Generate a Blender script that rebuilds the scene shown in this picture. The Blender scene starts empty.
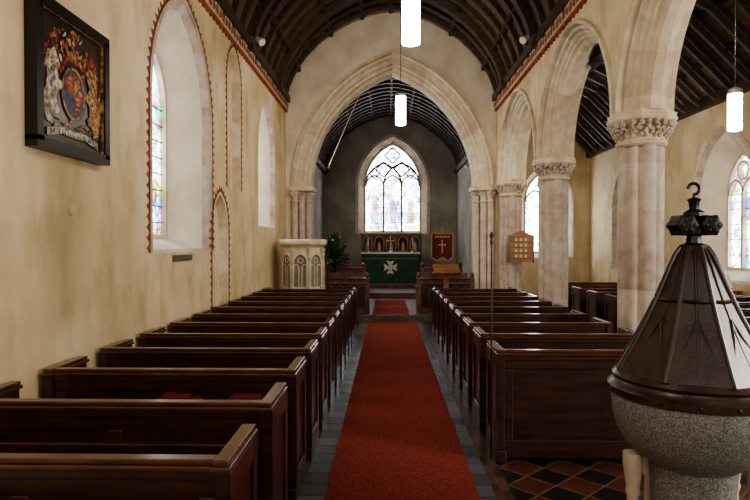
import bpy, math, random
from mathutils import Vector, Matrix
random.seed(7)
S=bpy.context.scene
PI=math.pi
try:
    S.view_settings.view_transform='AgX'; S.view_settings.look='AgX - Medium High Contrast'; S.view_settings.exposure=0.35
except Exception as e: print(e)
# ---------------------------------------------------------------- materials
def newmat(name):
    m=bpy.data.materials.new(name); m.use_nodes=True
    nt=m.node_tree; b=nt.nodes['Principled BSDF']
    return m,nt,b
def N(nt,t,**k):
    n=nt.nodes.new(t)
    for a,v in k.items():
        if a in n.inputs: n.inputs[a].default_value=v
        else: setattr(n,a,v)
    return n
def noise_mat(name,c1,c2,scale=4,rough=0.8,bump=0.0,bscale=None,stretch=(1,1,1),c3=None,metal=0,detail=5,lo=.35,hi=.65,coat=0,spec=None,stain=0):
    m,nt,b=newmat(name); L=nt.links
    tc=N(nt,'ShaderNodeTexCoord'); mp=N(nt,'ShaderNodeMapping'); mp.inputs['Scale'].default_value=stretch
    L.new(tc.outputs['Object'],mp.inputs['Vector'])
    no=N(nt,'ShaderNodeTexNoise'); no.inputs['Scale'].default_value=scale; no.inputs['Detail'].default_value=detail
    L.new(mp.outputs[0],no.inputs['Vector'])
    cr=N(nt,'ShaderNodeValToRGB'); e=cr.color_ramp.elements
    e[0].position=lo; e[0].color=(*c1,1); e[1].position=hi; e[1].color=(*c2,1)
    if c3: 
        x=e.new((lo+hi)/2); x.color=(*c3,1)
    L.new(no.outputs['Fac'],cr.inputs[0]); src=cr.outputs[0]
    if stain:
        ms=N(nt,'ShaderNodeMapping'); ms.inputs['Scale'].default_value=(1,1,.45); L.new(tc.outputs['Object'],ms.inputs['Vector'])
        n3=N(nt,'ShaderNodeTexNoise'); n3.inputs['Scale'].default_value=3.1; n3.inputs['Detail'].default_value=9; n3.inputs['Roughness'].default_value=.65
        L.new(ms.outputs[0],n3.inputs['Vector'])
        r3=N(nt,'ShaderNodeValToRGB'); r3.color_ramp.elements[0].position=.34; r3.color_ramp.elements[0].color=(.74,.68,.58,1); r3.color_ramp.elements[1].position=.52
        L.new(n3.outputs['Fac'],r3.inputs[0])
        mm=N(nt,'ShaderNodeMix'); mm.data_type='RGBA'; mm.blend_type='MULTIPLY'; mm.inputs[0].default_value=stain
        L.new(src,mm.inputs[6]); L.new(r3.outputs[0],mm.inputs[7]); src=mm.outputs[2]
    L.new(src,b.inputs['Base Color'])
    b.inputs['Roughness'].default_value=rough; b.inputs['Metallic'].default_value=metal
    if coat: b.inputs['Coat Weight'].default_value=coat; b.inputs['Coat Roughness'].default_value=.2
    if spec is not None: b.inputs['Specular IOR Level'].default_value=spec
    if bump:
        n2=N(nt,'ShaderNodeTexNoise'); n2.inputs['Scale'].default_value=bscale or scale*4; n2.inputs['Detail'].default_value=6
        L.new(mp.outputs[0],n2.inputs['Vector'])
        bp=N(nt,'ShaderNodeBump'); bp.inputs['Strength'].default_value=bump; bp.inputs['Distance'].default_value=.02
        L.new(n2.outputs['Fac'],bp.inputs['Height']); L.new(bp.outputs[0],b.inputs['Normal'])
    return m
def flat(name,c,rough=.6,metal=0,emit=0):
    m,nt,b=newmat(name); b.inputs['Base Color'].default_value=(*c,1); b.inputs['Roughness'].default_value=rough
    b.inputs['Metallic'].default_value=metal
    if emit:
        b.inputs['Emission Color'].default_value=(*c,1); b.inputs['Emission Strength'].default_value=emit
    return m
def glass_mat(name,strength,colfac,scale=9,tint=(.86,.92,1),base=None,bm=.75):
    m,nt,b=newmat(name); L=nt.links
    tc=N(nt,'ShaderNodeTexCoord')
    vo=N(nt,'ShaderNodeTexVoronoi'); vo.inputs['Scale'].default_value=scale
    L.new(tc.outputs['Object'],vo.inputs['Vector'])
    hs=N(nt,'ShaderNodeHueSaturation'); hs.inputs['Saturation'].default_value=1.8; hs.inputs['Value'].default_value=.55
    L.new(vo.outputs['Color'],hs.inputs['Color'])
    no=N(nt,'ShaderNodeTexNoise'); no.inputs['Scale'].default_value=2.6; L.new(tc.outputs['Object'],no.inputs['Vector'])
    cr=N(nt,'ShaderNodeValToRGB'); cr.color_ramp.elements[0].position=.47; cr.color_ramp.elements[1].position=.58
    cr.color_ramp.elements[1].color=(colfac,colfac,colfac,1); L.new(no.outputs['Fac'],cr.inputs[0])
    mx=N(nt,'ShaderNodeMix'); mx.data_type='RGBA'
    L.new(cr.outputs[0],mx.inputs[0]); mx.inputs[6].default_value=(*tint,1); L.new(hs.outputs[0],mx.inputs[7])
    if base: 
        m3=N(nt,'ShaderNodeMix'); m3.data_type='RGBA'; m3.inputs[0].default_value=bm
        L.new(mx.outputs[2],m3.inputs[6]); m3.inputs[7].default_value=(*base,1); src=m3.outputs[2]
    else: src=mx.outputs[2]
    v2=N(nt,'ShaderNodeTexVoronoi'); v2.feature='DISTANCE_TO_EDGE'; v2.inputs['Scale'].default_value=scale
    L.new(tc.outputs['Object'],v2.inputs['Vector'])
    c2=N(nt,'ShaderNodeValToRGB'); c2.color_ramp.elements[0].position=.02; c2.color_ramp.elements[0].color=(.10,.10,.12,1); c2.color_ramp.elements[1].position=.08
    L.new(v2.outputs['Distance'],c2.inputs[0])
    m2=N(nt,'ShaderNodeMix'); m2.data_type='RGBA'; m2.blend_type='MULTIPLY'; m2.inputs[0].default_value=1
    L.new(src,m2.inputs[6]); L.new(c2.outputs[0],m2.inputs[7])
    L.new(m2.outputs[2],b.inputs['Emission Color']); b.inputs['Emission Strength'].default_value=strength
    b.inputs['Base Color'].default_value=(.05,.06,.08,1); b.inputs['Roughness'].default_value=.2
    return m

M={}
M['plaster']=noise_mat('plaster_warm',(.60,.47,.28),(.78,.66,.47),1.1,.9,.35,14,c3=(.70,.57,.37),detail=8,stain=.75)
M['plaster_light']=noise_mat('plaster_light',(.66,.58,.46),(.80,.73,.61),2,.9,.15,14,stain=.35)
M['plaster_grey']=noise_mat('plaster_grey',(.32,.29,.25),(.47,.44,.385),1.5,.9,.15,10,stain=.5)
M['st']=[noise_mat('limestone_a',(.58,.48,.34),(.72,.63,.48),7,.8,.25,30),
         noise_mat('limestone_b',(.52,.41,.29),(.66,.55,.42),7,.8,.25,30),
         noise_mat('limestone_c',(.62,.53,.39),(.76,.68,.53),7,.8,.25,30)]
M['pk']=[noise_mat('pinkstone_a',(.44,.35,.28),(.58,.49,.40),7,.7,.2,30),
         noise_mat('pinkstone_b',(.39,.30,.24),(.54,.44,.36),7,.7,.2,30),
         noise_mat('pinkstone_c',(.48,.40,.32),(.62,.54,.45),7,.7,.2,30)]
M['redbrick']=noise_mat('red_brick_paint',(.24,.06,.035),(.38,.13,.07),10,.8)
M['wood']=noise_mat('pew_oak_dark',(.019,.006,.004),(.056,.018,.010),3,.34,.05,40,stretch=(1.5,8,8),coat=.3)
M['woodcap']=noise_mat('pew_oak_cap',(.050,.017,.009),(.10,.036,.019),3,.24,.03,40,stretch=(1.5,8,8),coat=.5)
M['carvewood']=noise_mat('carved_oak',(.085,.035,.018),(.19,.085,.045),8,.4,.3,30)
M['rwood']=noise_mat('roof_oak',(.028,.016,.009),(.075,.042,.022),3,.55,.1,20,stretch=(4,1,4))
M['rboard']=noise_mat('roof_boards',(.10,.052,.025),(.22,.125,.06),4,.7,.1,20,stretch=(6,1,6))
M['lightwood']=noise_mat('light_oak',(.24,.09,.035),(.36,.16,.065),4,.4,.05,30,stretch=(1,6,6))
M['staffwood']=noise_mat('staff_wood',(.03,.015,.01),(.07,.03,.02),6,.4)
M['carpet']=noise_mat('red_carpet',(.25,.042,.034),(.38,.088,.068),45,.97,.9,160,spec=.1)
M['granite']=noise_mat('granite',(.075,.075,.075),(.26,.255,.245),150,.6,.15,160,lo=.38,hi=.62,detail=4,c3=(.17,.168,.16))
M['slate']=noise_mat('slate',(.07,.07,.075),(.14,.13,.125),6,.4,.1,20)
M['lidwood']=noise_mat('lid_oak',(.018,.009,.006),(.045,.021,.012),5,.34,.08,30,stretch=(5,5,1),coat=.15)
M['iron']=noise_mat('iron',(.012,.011,.011),(.03,.028,.026),10,.38,.1,40,metal=.6)
M['gold']=flat('gold',(.75,.48,.13),.35,.8)
M['goldpaint']=flat('gold_paint',(.50,.30,.09),.5)
M['brass']=flat('brass',(.45,.28,.09),.3,.9)
M['green']=noise_mat('green_silk',(.01,.055,.030),(.018,.095,.05),8,.6)
M['maroon']=noise_mat('maroon_velvet',(.07,.008,.012),(.12,.015,.02),8,.8)
M['white']=flat('white_linen',(.8,.78,.72),.8)
M['cream']=flat('cream_paint',(.62,.50,.33),.7)
M['black']=flat('black_paint',(.008,.007,.007),.35)
M['red']=flat('red_paint',(.30,.035,.022),.6)
M['redcloth']=noise_mat('red_cloth',(.12,.008,.010),(.21,.02,.02),20,.9)
M['blue']=flat('blue_paint',(.03,.05,.16),.6)
M['pground']=noise_mat('painting_ground',(.010,.008,.007),(.10,.022,.012),6,.35,c3=(.025,.012,.009),lo=.42,hi=.72,coat=.3)
M['pgold']=noise_mat('painting_gold',(.10,.035,.015),(.55,.34,.12),28,.45,c3=(.34,.16,.05),lo=.38,hi=.62)
M['pwhite']=noise_mat('painting_silver',(.10,.07,.05),(.62,.58,.48),24,.4,c3=(.36,.30,.22),lo=.38,hi=.62)
M['pred']=noise_mat('painting_red',(.05,.008,.006),(.46,.06,.03),26,.45,c3=(.27,.03,.018),lo=.38,hi=.62)
M['pblue']=noise_mat('painting_blue',(.01,.012,.02),(.07,.09,.16),22,.45)
M['leaf']=noise_mat('foliage',(.010,.035,.010),(.04,.10,.025),12,.6)
M['orange']=flat('orange_petals',(.75,.22,.04),.7)
M['petal']=flat('white_petals',(.62,.60,.52),.7)
M['lamp']=flat('lamp_glass',(1,.92,.78),.4,0,20)
M['metal']=flat('grey_metal',(.25,.25,.26),.35,.8)
M['glassE']=glass_mat('stained_glass_east',9,.8,9)
M['gEred']=glass_mat('glass_ruby',4,.9,18,base=(.65,.06,.05),bm=.5)
M['gEblue']=glass_mat('glass_blue',4,.9,18,base=(.12,.22,.62),bm=.5)
M['gEgreen']=glass_mat('glass_green',4,.9,18,base=(.12,.42,.22),bm=.5)
M['gEgold']=glass_mat('glass_gold',5,.6,18,base=(.95,.65,.25),bm=.6)
M['glassN']=glass_mat('stained_glass_north',5,.95,9)
M['glassP']=glass_mat('pale_glass',10,.15,5,tint=(.9,.95,1))
M['glassS']=glass_mat('stained_glass_south',7,.95,7)
M['etr']=noise_mat('darkened_stone',(.20,.18,.15),(.32,.29,.24),6,.8)  # darkened stone colour, paints in the backlit silhouette of the east tracery
def tile_mat():
    m,nt,b=newmat('encaustic_tiles'); L=nt.links
    tc=N(nt,'ShaderNodeTexCoord'); mp=N(nt,'ShaderNodeMapping'); mp.inputs['Rotation'].default_value=(0,0,PI/4)
    L.new(tc.outputs['Object'],mp.inputs[0])
    ck=N(nt,'ShaderNodeTexChecker'); ck.inputs['Scale'].default_value=4.2
    ck.inputs['Color1'].default_value=(.13,.040,.022,1); ck.inputs['Color2'].default_value=(.02,.018,.018,1)
    L.new(mp.outputs[0],ck.inputs[0])
    br=N(nt,'ShaderNodeTexBrick'); br.offset=0; br.inputs['Scale'].default_value=4.2; br.inputs['Brick Width'].default_value=1; br.inputs['Row Height'].default_value=1
    br.inputs['Mortar Size'].default_value=.035; br.inputs['Color1'].default_value=(0,0,0,1); br.inputs['Color2'].default_value=(0,0,0,1); br.inputs['Mortar'].default_value=(1,1,1,1)
    L.new(mp.outputs[0],br.inputs[0])
    mx=N(nt,'ShaderNodeMix'); mx.data_type='RGBA'; L.new(br.outputs['Color'],mx.inputs[0]); L.new(ck.outputs[0],mx.inputs[6]); mx.inputs[7].default_value=(.20,.13,.08,1)
    no=N(nt,'ShaderNodeTexNoise'); no.inputs['Scale'].default_value=9; L.new(tc.outputs['Object'],no.inputs[0])
    m2=N(nt,'ShaderNodeMix'); m2.data_type='RGBA'; m2.blend_type='MULTIPLY'; m2.inputs[0].default_value=.6
    L.new(mx.outputs[2],m2.inputs[6]); L.new(no.outputs['Fac'],m2.inputs[7])
    L.new(m2.outputs[2],b.inputs['Base Color']); b.inputs['Roughness'].default_value=.3
    return m
M['tile']=tile_mat()
def brick_mat(name,c1,c2,mo,scale,rough):
    m,nt,b=newmat(name); L=nt.links
    tc=N(nt,'ShaderNodeTexCoord')
    br=N(nt,'ShaderNodeTexBrick'); br.offset=0; br.inputs['Scale'].default_value=scale; br.inputs['Brick Width'].default_value=1; br.inputs['Row Height'].default_value=1
    br.inputs['Mortar Size'].default_value=.025; br.inputs['Color1'].default_value=(*c1,1); br.inputs['Color2'].default_value=(*c2,1); br.inputs['Mortar'].default_value=(*mo,1)
    L.new(tc.outputs['Object'],br.inputs[0]); L.new(br.outputs[0],b.inputs['Base Color']); b.inputs['Roughness'].default_value=rough
    return m
M['btile']=brick_mat('aisle_border_tiles',(.07,.08,.095),(.17,.175,.185),(.04,.035,.03),5,.22)
M['btile2']=brick_mat('aisle_edge_tiles',(.15,.055,.03),(.025,.022,.022),(.12,.09,.06),9,.3)
M['ctile']=brick_mat('chancel_tiles',(.09,.042,.026),(.15,.08,.05),(.07,.055,.04),6,.6)
# ---------------------------------------------------------------- mesh builder
class MB:
    def __init__(s): s.v=[]; s.f=[]; s.mi=[]; s.mats=[]
    def idx(s,m):
        if m not in s.mats: s.mats.append(m)
        return s.mats.index(m)
    def add(s,vs,fs,m):
        o=len(s.v); s.v+= [tuple(p) for p in vs]
        if isinstance(m,list):
            for f,mm in zip(fs,m): s.f.append([i+o for i in f]); s.mi.append(s.idx(mm))
        else:
            k=s.idx(m)
            for f in fs: s.f.append([i+o for i in f]); s.mi.append(k)
    def box(s,x0,x1,y0,y1,z0,z1,m):
        vs=[(x,y,z) for z in (z0,z1) for y in (y0,y1) for x in (x0,x1)]
        s.add(vs,[(0,2,3,1),(4,5,7,6),(0,1,5,4),(2,6,7,3),(0,4,6,2),(1,3,7,5)],m)
    def beam(s,p0,p1,w,h,m,up=(0,0,1)):
        p0=Vector(p0);p1=Vector(p1); d=(p1-p0).normalized(); r=d.cross(Vector(up))
        if r.length<1e-4: r=d.cross(Vector((0,1,0)))
        r.normalize(); u=r.cross(d)
        vs=[p+r*a*w/2+u*b*h/2 for p in (p0,p1) for a,b in ((-1,-1),(1,-1),(1,1),(-1,1))]
        s.add(vs,[(0,1,2,3),(7,6,5,4),(0,4,5,1),(1,5,6,2),(2,6,7,3),(3,7,4,0)],m)
    def lathe(s,prof,cx,cy,n,m,fn=None,cap=True,rot=0,axis='z',c=None):
        vs=[]
        for r,z in prof:
            for i in range(n):
                t=2*PI*i/n+rot; rr=r*(fn(t,z) if fn else 1)
                if axis=='z': vs.append((cx+rr*math.cos(t),cy+rr*math.sin(t),z))
                else: vs.append((c[0]+rr*math.cos(t),c[1]+z,c[2]+rr*math.sin(t)))
        fs=[];ms=[]
        for k in range(len(prof)-1):
            for i in range(n):
                j=(i+1)%n; fs.append((k*n+i,k*n+j,(k+1)*n+j,(k+1)*n+i)); ms.append(m[k] if isinstance(m,list) else m)
        if cap:
            fs.append(tuple(range(n))[::-1]); ms.append(m[0] if isinstance(m,list) else m)
            fs.append(tuple(range((len(prof)-1)*n,len(prof)*n))); ms.append(m[-1] if isinstance(m,list) else m)
        s.add(vs,fs,ms)
    def tube(s,pts,r,m,n=8,closed=False):
        pts=[Vector(p) for p in pts]; K=len(pts); vs=[]; fs=[]
        prev=None
        for i,p in enumerate(pts):
            a=pts[i-1] if (i>0 or closed) else p; b=pts[(i+1)%K] if (i<K-1 or closed) else p
            d=(b-a).normalized()
            if prev is None:
                u=d.cross(Vector((0,0,1)))
                if u.length<.1: u=d.cross(Vector((1,0,0)))
            else: u=prev-d*prev.dot(d)
            u.normalize(); prev=u; w=d.cross(u)
            rr=r[i] if isinstance(r,(list,tuple)) else r
            for k in range(n):
                t=2*PI*k/n; vs.append(p+u*rr*math.cos(t)+w*rr*math.sin(t))
        for i in range(K if closed else K-1):
            i2=(i+1)%K
            for k in range(n):
                l=(k+1)%n; fs.append((i*n+k,i*n+l,i2*n+l,i2*n+k))
        if not closed: fs.append(tuple(range(n))[::-1]); fs.append(tuple(range((K-1)*n,K*n)))
        s.add(vs,fs,m)
    def blob(s,c,r,m,sc=(1,1,1),a=7,b=5):
        vs=[];fs=[]
        for j in range(b+1):
            ph=PI*j/b
            for i in range(a):
                t=2*PI*i/a; vs.append((c[0]+r*sc[0]*math.sin(ph)*math.cos(t),c[1]+r*sc[1]*math.sin(ph)*math.sin(t),c[2]+r*sc[2]*math.cos(ph)))
        for j in range(b):
            for i in range(a):
                k=(i+1)%a; fs.append((j*a+i,(j+1)*a+i,(j+1)*a+k,j*a+k))
        s.add(vs,fs,m)
    def ribbon(s,pts,w,d0,d1,P,m,closed=False):
        K=len(pts); vs=[];fs=[]
        for i,(u,z) in enumerate(pts):
            a=pts[i-1] if (i>0 or closed) else pts[i]; b=pts[(i+1)%K] if (i<K-1 or closed) else pts[i]
            dx,dz=b[0]-a[0],b[1]-a[1]; l=math.hypot(dx,dz) or 1; nx,nz=-dz/l,dx/l
            for sx,dd in ((-.5,d0),(.5,d0),(.5,d1),(-.5,d1)): vs.append(P(u+nx*w*sx,z+nz*w*sx,dd))
        ms=[]
        for i in range(K if closed else K-1):
            i2=(i+1)%K
            for k in range(4):
                l=(k+1)%4; fs.append((i*4+k,i*4+l,i2*4+l,i2*4+k)); ms.append(m[(i//3*7)%len(m)] if isinstance(m,list) else m)
        if not closed:
            fs+= [(3,2,1,0),tuple((K-1)*4+k for k in range(4))]; mm=m[0] if isinstance(m,list) else m; ms+=[mm,mm]
        s.add(vs,fs,ms)
    def loft(s,rows,m,closed=False,group=2):
        n=len(rows[0]); vs=[p for r in rows for p in r]; fs=[];ms=[]
        cols=[random.choice(m) for _ in range(n//group+2)] if isinstance(m,list) else None
        for k in range(len(rows)-1):
            for i in range(n if closed else n-1):
                j=(i+1)%n; fs.append((k*n+i,k*n+j,(k+1)*n+j,(k+1)*n+i)); ms.append(cols[i//group] if cols else m)
        s.add(vs,fs,ms)
    def obj(s,name,smooth=False,bevel=0,seg=2,loc=None,angle=35):
        me=bpy.data.meshes.new(name); me.from_pydata(s.v,[],s.f); 
        for m in s.mats: me.materials.append(m)
        me.polygons.foreach_set('material_index',s.mi)
        me.update()
        import bmesh
        bm=bmesh.new(); bm.from_mesh(me); bmesh.ops.recalc_face_normals(bm,faces=bm.faces); bm.to_mesh(me); bm.free()
        if smooth:
            me.polygons.foreach_set('use_smooth',[True]*len(me.polygons))
            try: me.set_sharp_from_angle(angle=math.radians(angle))
            except Exception: pass
        o=bpy.data.objects.new(name,me); S.collection.objects.link(o)
        if loc: o.location=loc
        if bevel:
            b=o.modifiers.new('bevel','BEVEL'); b.width=bevel; b.segments=seg; b.limit_method='ANGLE'; b.angle_limit=math.radians(40)
        return o
# ---------------------------------------------------------------- arch helpers
def arc(uc,a,R,spring,kz=1,e=0,n=14):
    a2=a-e; R2=R-e; c=R-a
    tA=math.acos(-c/R2) if R2>0 else PI/2
    pts=[]
    for i in range(n+1):
        t=PI+(tA-PI)*i/n
        pts.append((uc+c+R2*math.cos(t),spring+kz*R2*math.sin(t)))
    right=[(2*uc-u,z) for u,z in pts[:-1]][::-1]
    return pts+right
def outline(uc,a,R,spring,sill,kz=1,e=0,n=14,jn=6,sille=None):
    A=arc(uc,a,R,spring,kz,e,n); sl=sill if sille is None else sille
    L=[(A[0][0],sl+(spring-sl)*i/jn) for i in range(jn)]
    Rr=[(A[-1][0],sl+(spring-sl)*i/jn) for i in range(jn)][::-1]
    return L+A+Rr
def wall_face(mb,u0,u1,z0,top,ops,P,m,seg=10):
    tp=top if callable(top) else (lambda u:top)
    def solid(a,b):
        if b-a<1e-4: return
        k=max(1,int((b-a)/(u1-u0)*seg*2)) if callable(top) else 1
        for i in range(k):
            x=a+(b-a)*i/k; y=a+(b-a)*(i+1)/k
            mb.add([P(x,z0,0),P(y,z0,0),P(y,tp(y),0),P(x,tp(x),0)],[(0,1,2,3)],m)
    cur=u0
    for sill,A in sorted(ops,key=lambda o:o[1][0][0]):
        ul,ur=A[0][0],A[-1][0]
        solid(cur,ul)
        if sill is not None and sill>z0: mb.add([P(ul,z0,0),P(ur,z0,0),P(ur,sill,0),P(ul,sill,0)],[(0,1,2,3)],m)
        for p,q in zip(A[:-1],A[1:]):
            mb.add([P(p[0],p[1],0),P(q[0],q[1],0),P(q[0],tp(q[0]),0),P(p[0],tp(p[0]),0)],[(0,1,2,3)],m)
        cur=ur
    solid(cur,u1)
def roofprof(cx,hw,z0,rise,p=1.7,n=28):
    r=[]
    for i in range(n+1):
        t=PI*i/n; c=math.cos(t); s_=max(0,math.sin(t))
        r.append((cx-hw*math.copysign(abs(c)**(2/p),c),z0+rise*s_**(2/p)))
    return r
def topof(cx,hw,z0,rise,p=1.7):
    return lambda u: z0+rise*max(0,1-min(1,abs(u-cx)/hw)**p)**(1/p)

NX=-2.3; AX=2.42; AXB=2.92; AC=2.67; SX=6.0; WALLH=4.88
CX=.1; NHW=2.37; YW=-3.0; YC=13.5
PN=lambda u,z,d:(NX-d,u,z)
PS=lambda u,z,d:(SX+d,u,z)
PA=lambda u,z,d:(AX+d,u,z)
PC=lambda u,z,d:(u,YC+d,z)
PE=lambda u,z,d:(u,21.0+d,z)
PAE=lambda u,z,d:(u,18.0+d,z)

# ---------------------------------------------------------------- windows
wcount=[0]
def window(P,uc,a,R,spring,sill,ga,gR,gspring,gsill,dep,glass,lights=2,reveal=None,bars=8,kz=1,st=None,figs=None,gu=None):
    gu=uc if gu is None else gu
    o1=outline(uc,a,R,spring,sill,kz); o2=outline(gu,ga,gR,gspring,gsill,kz)
    mb=MB()
    f_=.22
    om=[(p[0]*(1-f_)+q[0]*f_,p[1]*(1-f_)+q[1]*f_) for p,q in zip(o1,o2)]
    mb.loft([[P(u,z,0) for u,z in o1],[P(u,z,dep*f_) for u,z in om]],M['pk'],closed=True,group=1)
    mb.loft([[P(u,z,dep*f_) for u,z in om],[P(u,z,dep) for u,z in o2]],reveal or M['plaster_light'],closed=True)
    uc=gu
    i2=outline(uc,ga,gR,gspring,gsill,kz,e=.05,sille=gsill+.05)
    mb.loft([[P(u,z,dep) for u,z in o2],[P(u,z,dep) for u,z in i2],[P(u,z,dep+.08) for u,z in i2]],M['st'],closed=True)
    g=[P(u,z,dep+.07) for u,z in i2]
    mb.add(g,[tuple(range(len(g)))],glass)
    st=st or M['st'][0]
    fa=ga-.05
    if lights>1:
        lw=2*fa/lights; 
        hs=gspring-.02
        for k in range(1,lights):
            mb.ribbon([(uc-fa+k*lw,gsill),(uc-fa+k*lw,hs+.05)],.065,dep-.01,dep+.08,P,st)
        for k in range(lights):
            c=uc-fa+(k+.5)*lw
            mb.ribbon(arc(c,lw/2,lw*.62,hs,1,0,7),.05,dep,dep+.08,P,st)
        if lights==2:
            r=fa*.36; cz=hs+fa*.95
            mb.ribbon([(uc+r*math.cos(t*PI/8),cz+r*math.sin(t*PI/8)) for t in range(16)],.04,dep,dep+.08,P,st,closed=True)
        else:
            for c,rr,zz in ((uc-lw/2,lw*.34,hs+lw*.95),(uc+lw/2,lw*.34,hs+lw*.95),(uc,lw*.36,hs+lw*1.72),(uc-lw,lw*.22,hs+lw*.72),(uc+lw,lw*.22,hs+lw*.72)):
                mb.ribbon([(c+rr*(1+.16*math.cos(4*t*PI/14))*math.cos(t*PI/14),zz+rr*(1+.16*math.cos(4*t*PI/14))*math.sin(t*PI/14)) for t in range(28)],.05,dep,dep+.08,P,st,closed=True)
                for k in range(4):
                    mb.add([P(c+rr*.45*math.cos(k*PI/2+j*PI/3)*.6+rr*.42*math.cos(k*PI/2+.78),zz+rr*.45*math.sin(k*PI/2+j*PI/3)*.6+rr*.42*math.sin(k*PI/2+.78),dep+.064) for j in range(6)],[(0,1,2,3,4,5)],(M['gEred'],M['gEblue'],M['gEgold'],M['gEblue'])[k])
            mb.ribbon(arc(uc-lw/2,lw,lw*1.25,hs+.03,1,0,9),.06,dep-.01,dep+.08,P,st)
            mb.ribbon(arc(uc+lw/2,lw,lw*1.25,hs+.03,1,0,9),.06,dep-.01,dep+.08,P,st)
    if figs:
        for k in range(lights):
            c=uc-fa+(k+.5)*lw; zb=gsill+.30; h=1.0
            A_,B_,C_=[(M['gEred'],M['gEblue'],M['gEgreen']),(M['gEblue'],M['gEred'],M['gEgold']),(M['gEgreen'],M['gEred'],M['gEblue'])][k]
            def q(pts,m,dd): mb.add([P(c+a_,zb+b_*h,dep+.07-dd) for a_,b_ in pts],[tuple(range(len(pts)))],m)
            q([(-.15,0),(.13,0),(.15,.30),(.10,.55),(.16,.62),(.09,.78),(.03,.82),(-.04,.82),(-.10,.74),(-.08,.5),(-.14,.3)],A_,.004)
            q([(-.06,0),(.09,0),(.03,.5),(.04,.70),(-.04,.62)],B_,.007)
            q([(-.15,.05),(-.07,.02),(-.10,.5),(-.14,.42)],C_,.006)
            q([(.045*math.cos(t*PI/5),.89+.055*math.sin(t*PI/5)) for t in range(10)],M['gEgold'],.007)
            for j in range(4): q([(-.20+.1*j,-.20),(-.11+.1*j,-.20),(-.11+.1*j,-.08),(-.20+.1*j,-.08)],(A_,B_,C_,A_)[j],.006)
            for sg in (-1,1):
                for j in range(5): q([(sg*.21,.1+.2*j),(sg*.18,.16+.2*j),(sg*.21,.22+.2*j),(sg*.235,.16+.2*j)],(B_,A_,M['gEgold'])[j%3],.006)
            mb.ribbon([(c-.2,zb+h*1.08),(c,zb+h*1.28),(c+.2,zb+h*1.08)],.05,dep+.055,dep+.062,P,C_)
    for k in range(1,bars):
        z=gsill+(gspring-gsill)*k/(bars-1)
        mb.ribbon([(uc-fa,z),(uc+fa,z)],.014,dep+.045,dep+.055,P,M['iron'])
    wcount[0]+=1
    mb.obj('window_%d'%wcount[0])
    uc0=(o1[0][0]+o1[-1][0])/2
    return (sill,arc(uc0,a,R,spring,kz))

def tooth_band(mb,path,P,size=.07,w=.05,base=.02):
    d=[0]
    for p,q in zip(path[:-1],path[1:]): d.append(d[-1]+math.hypot(q[0]-p[0],q[1]-p[1]))
    n=int(d[-1]/size)
    def at(s):
        for i in range(len(path)-1):
            if d[i+1]>=s or i==len(path)-2:
                f=(s-d[i])/max(1e-6,d[i+1]-d[i]); p,q=path[i],path[i+1]
                dx,dz=q[0]-p[0],q[1]-p[1]; l=math.hypot(dx,dz) or 1
                return (p[0]+dx*f,p[1]+dz*f),(-dz/l,dx/l)
    mb.ribbon(path,base,-.006,.0,P,M['redbrick'])
    for i in range(n):
        (a,na),(b,nb)=at(i*d[-1]/n),at((i+.95)*d[-1]/n); (c,nc)=at((i+.5)*d[-1]/n)
        t=(c[0]+nc[0]*w,c[1]+nc[1]*w)
        vs=[P(a[0],a[1],-.006),P(b[0],b[1],-.006),P(t[0],t[1],-.006),P(a[0],a[1],0),P(b[0],b[1],0),P(t[0],t[1],0)]
        mb.add(vs,[(0,1,2),(0,3,4,1),(1,4,5,2),(2,5,3,0)],M['redbrick'])

# north wall
nops=[]
nops.append(window(PN,6.78,.98,1.25,3.2,1.6,.52,.75,3.3,1.75,.40,M['glassN'],1,bars=9))
nops.append(window(PN,11.4,.78,1.1,3.35,2.0,.42,.65,3.4,2.15,.40,M['glassP'],1,bars=7))
mb=MB()
for uc,a,R,sp,si in ((8.95,.36,.5,4.1,2.5),(8.2,.36,.48,1.9,0.0)):
    o1=outline(uc,a,R,sp,si); o2=outline(uc,a,R,sp,si,e=.03,sille=si+(.03 if si else 0))
    mb.loft([[PN(u,z,0) for u,z in o1],[PN(u,z,.12) for u,z in o2]],M['st'],closed=True)
    g=[PN(u,z,.12) for u,z in o2]; mb.add(g,[tuple(range(len(g)))],M['plaster'])
    nops.append((si if si else None,arc(uc,a,R,sp)))
wall_face(mb,YW,YC,0,WALLH+.2,nops,PN,M['plaster'])
for uc,a,R,sp,si in ((6.78,.98,1.25,3.2,1.6),(8.95,.36,.5,4.1,2.5),(8.2,.36,.48,1.9,0.0)):
    tooth_band(mb,outline(uc,a,R,sp,si,e=-.06),PN,.10,.075,.03)
mb.ribbon(outline(6.78,.98,1.25,3.2,1.6,e=-.02),.07,-.004,.0,PN,M['pk'])
mb.obj('wall_north')

# arcade
bays=[(13.1+9.75)/2,(9.75+6.4)/2,(6.4+3.05)/2,(3.05-.3)/2]
SPR=3.04
mb=MB(); ops=[(None,arc(b,1.58,1.75,SPR,.86,-.06)) for b in bays]
wall_face(mb,YW,YC,SPR,WALLH+.2,ops,PA,M['plaster'])
wall_face(mb,YW,YC,SPR,WALLH+1.3,ops,lambda u,z,d:(AXB+d,u,z),M['plaster'])
prof=[(-.06,0),(-.06,-.045),(-.01,-.05),(0,.0),(.0,.03),(.05,.035),(.07,.08),(.11,.10),(.13,.13),(.17,.13),(.19,.17),(.25,.2),(.25,.3),(.19,.33),(.17,.37),(.13,.37),(.11,.4),(.07,.42),(.05,.465),(0,.47),(0,.5),(-.01,.55),(-.06,.545),(-.06,.5)]
for b in bays:
    mb.loft([[PA(u,z,d) for u,z in arc(b,1.58,1.75,SPR,.86,e,14)] for e,d in prof],M['st'],group=3)
mb.box(AX,AXB,YW,-.25,0,SPR,M['plaster'])
mb.obj('wall_arcade')
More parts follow.
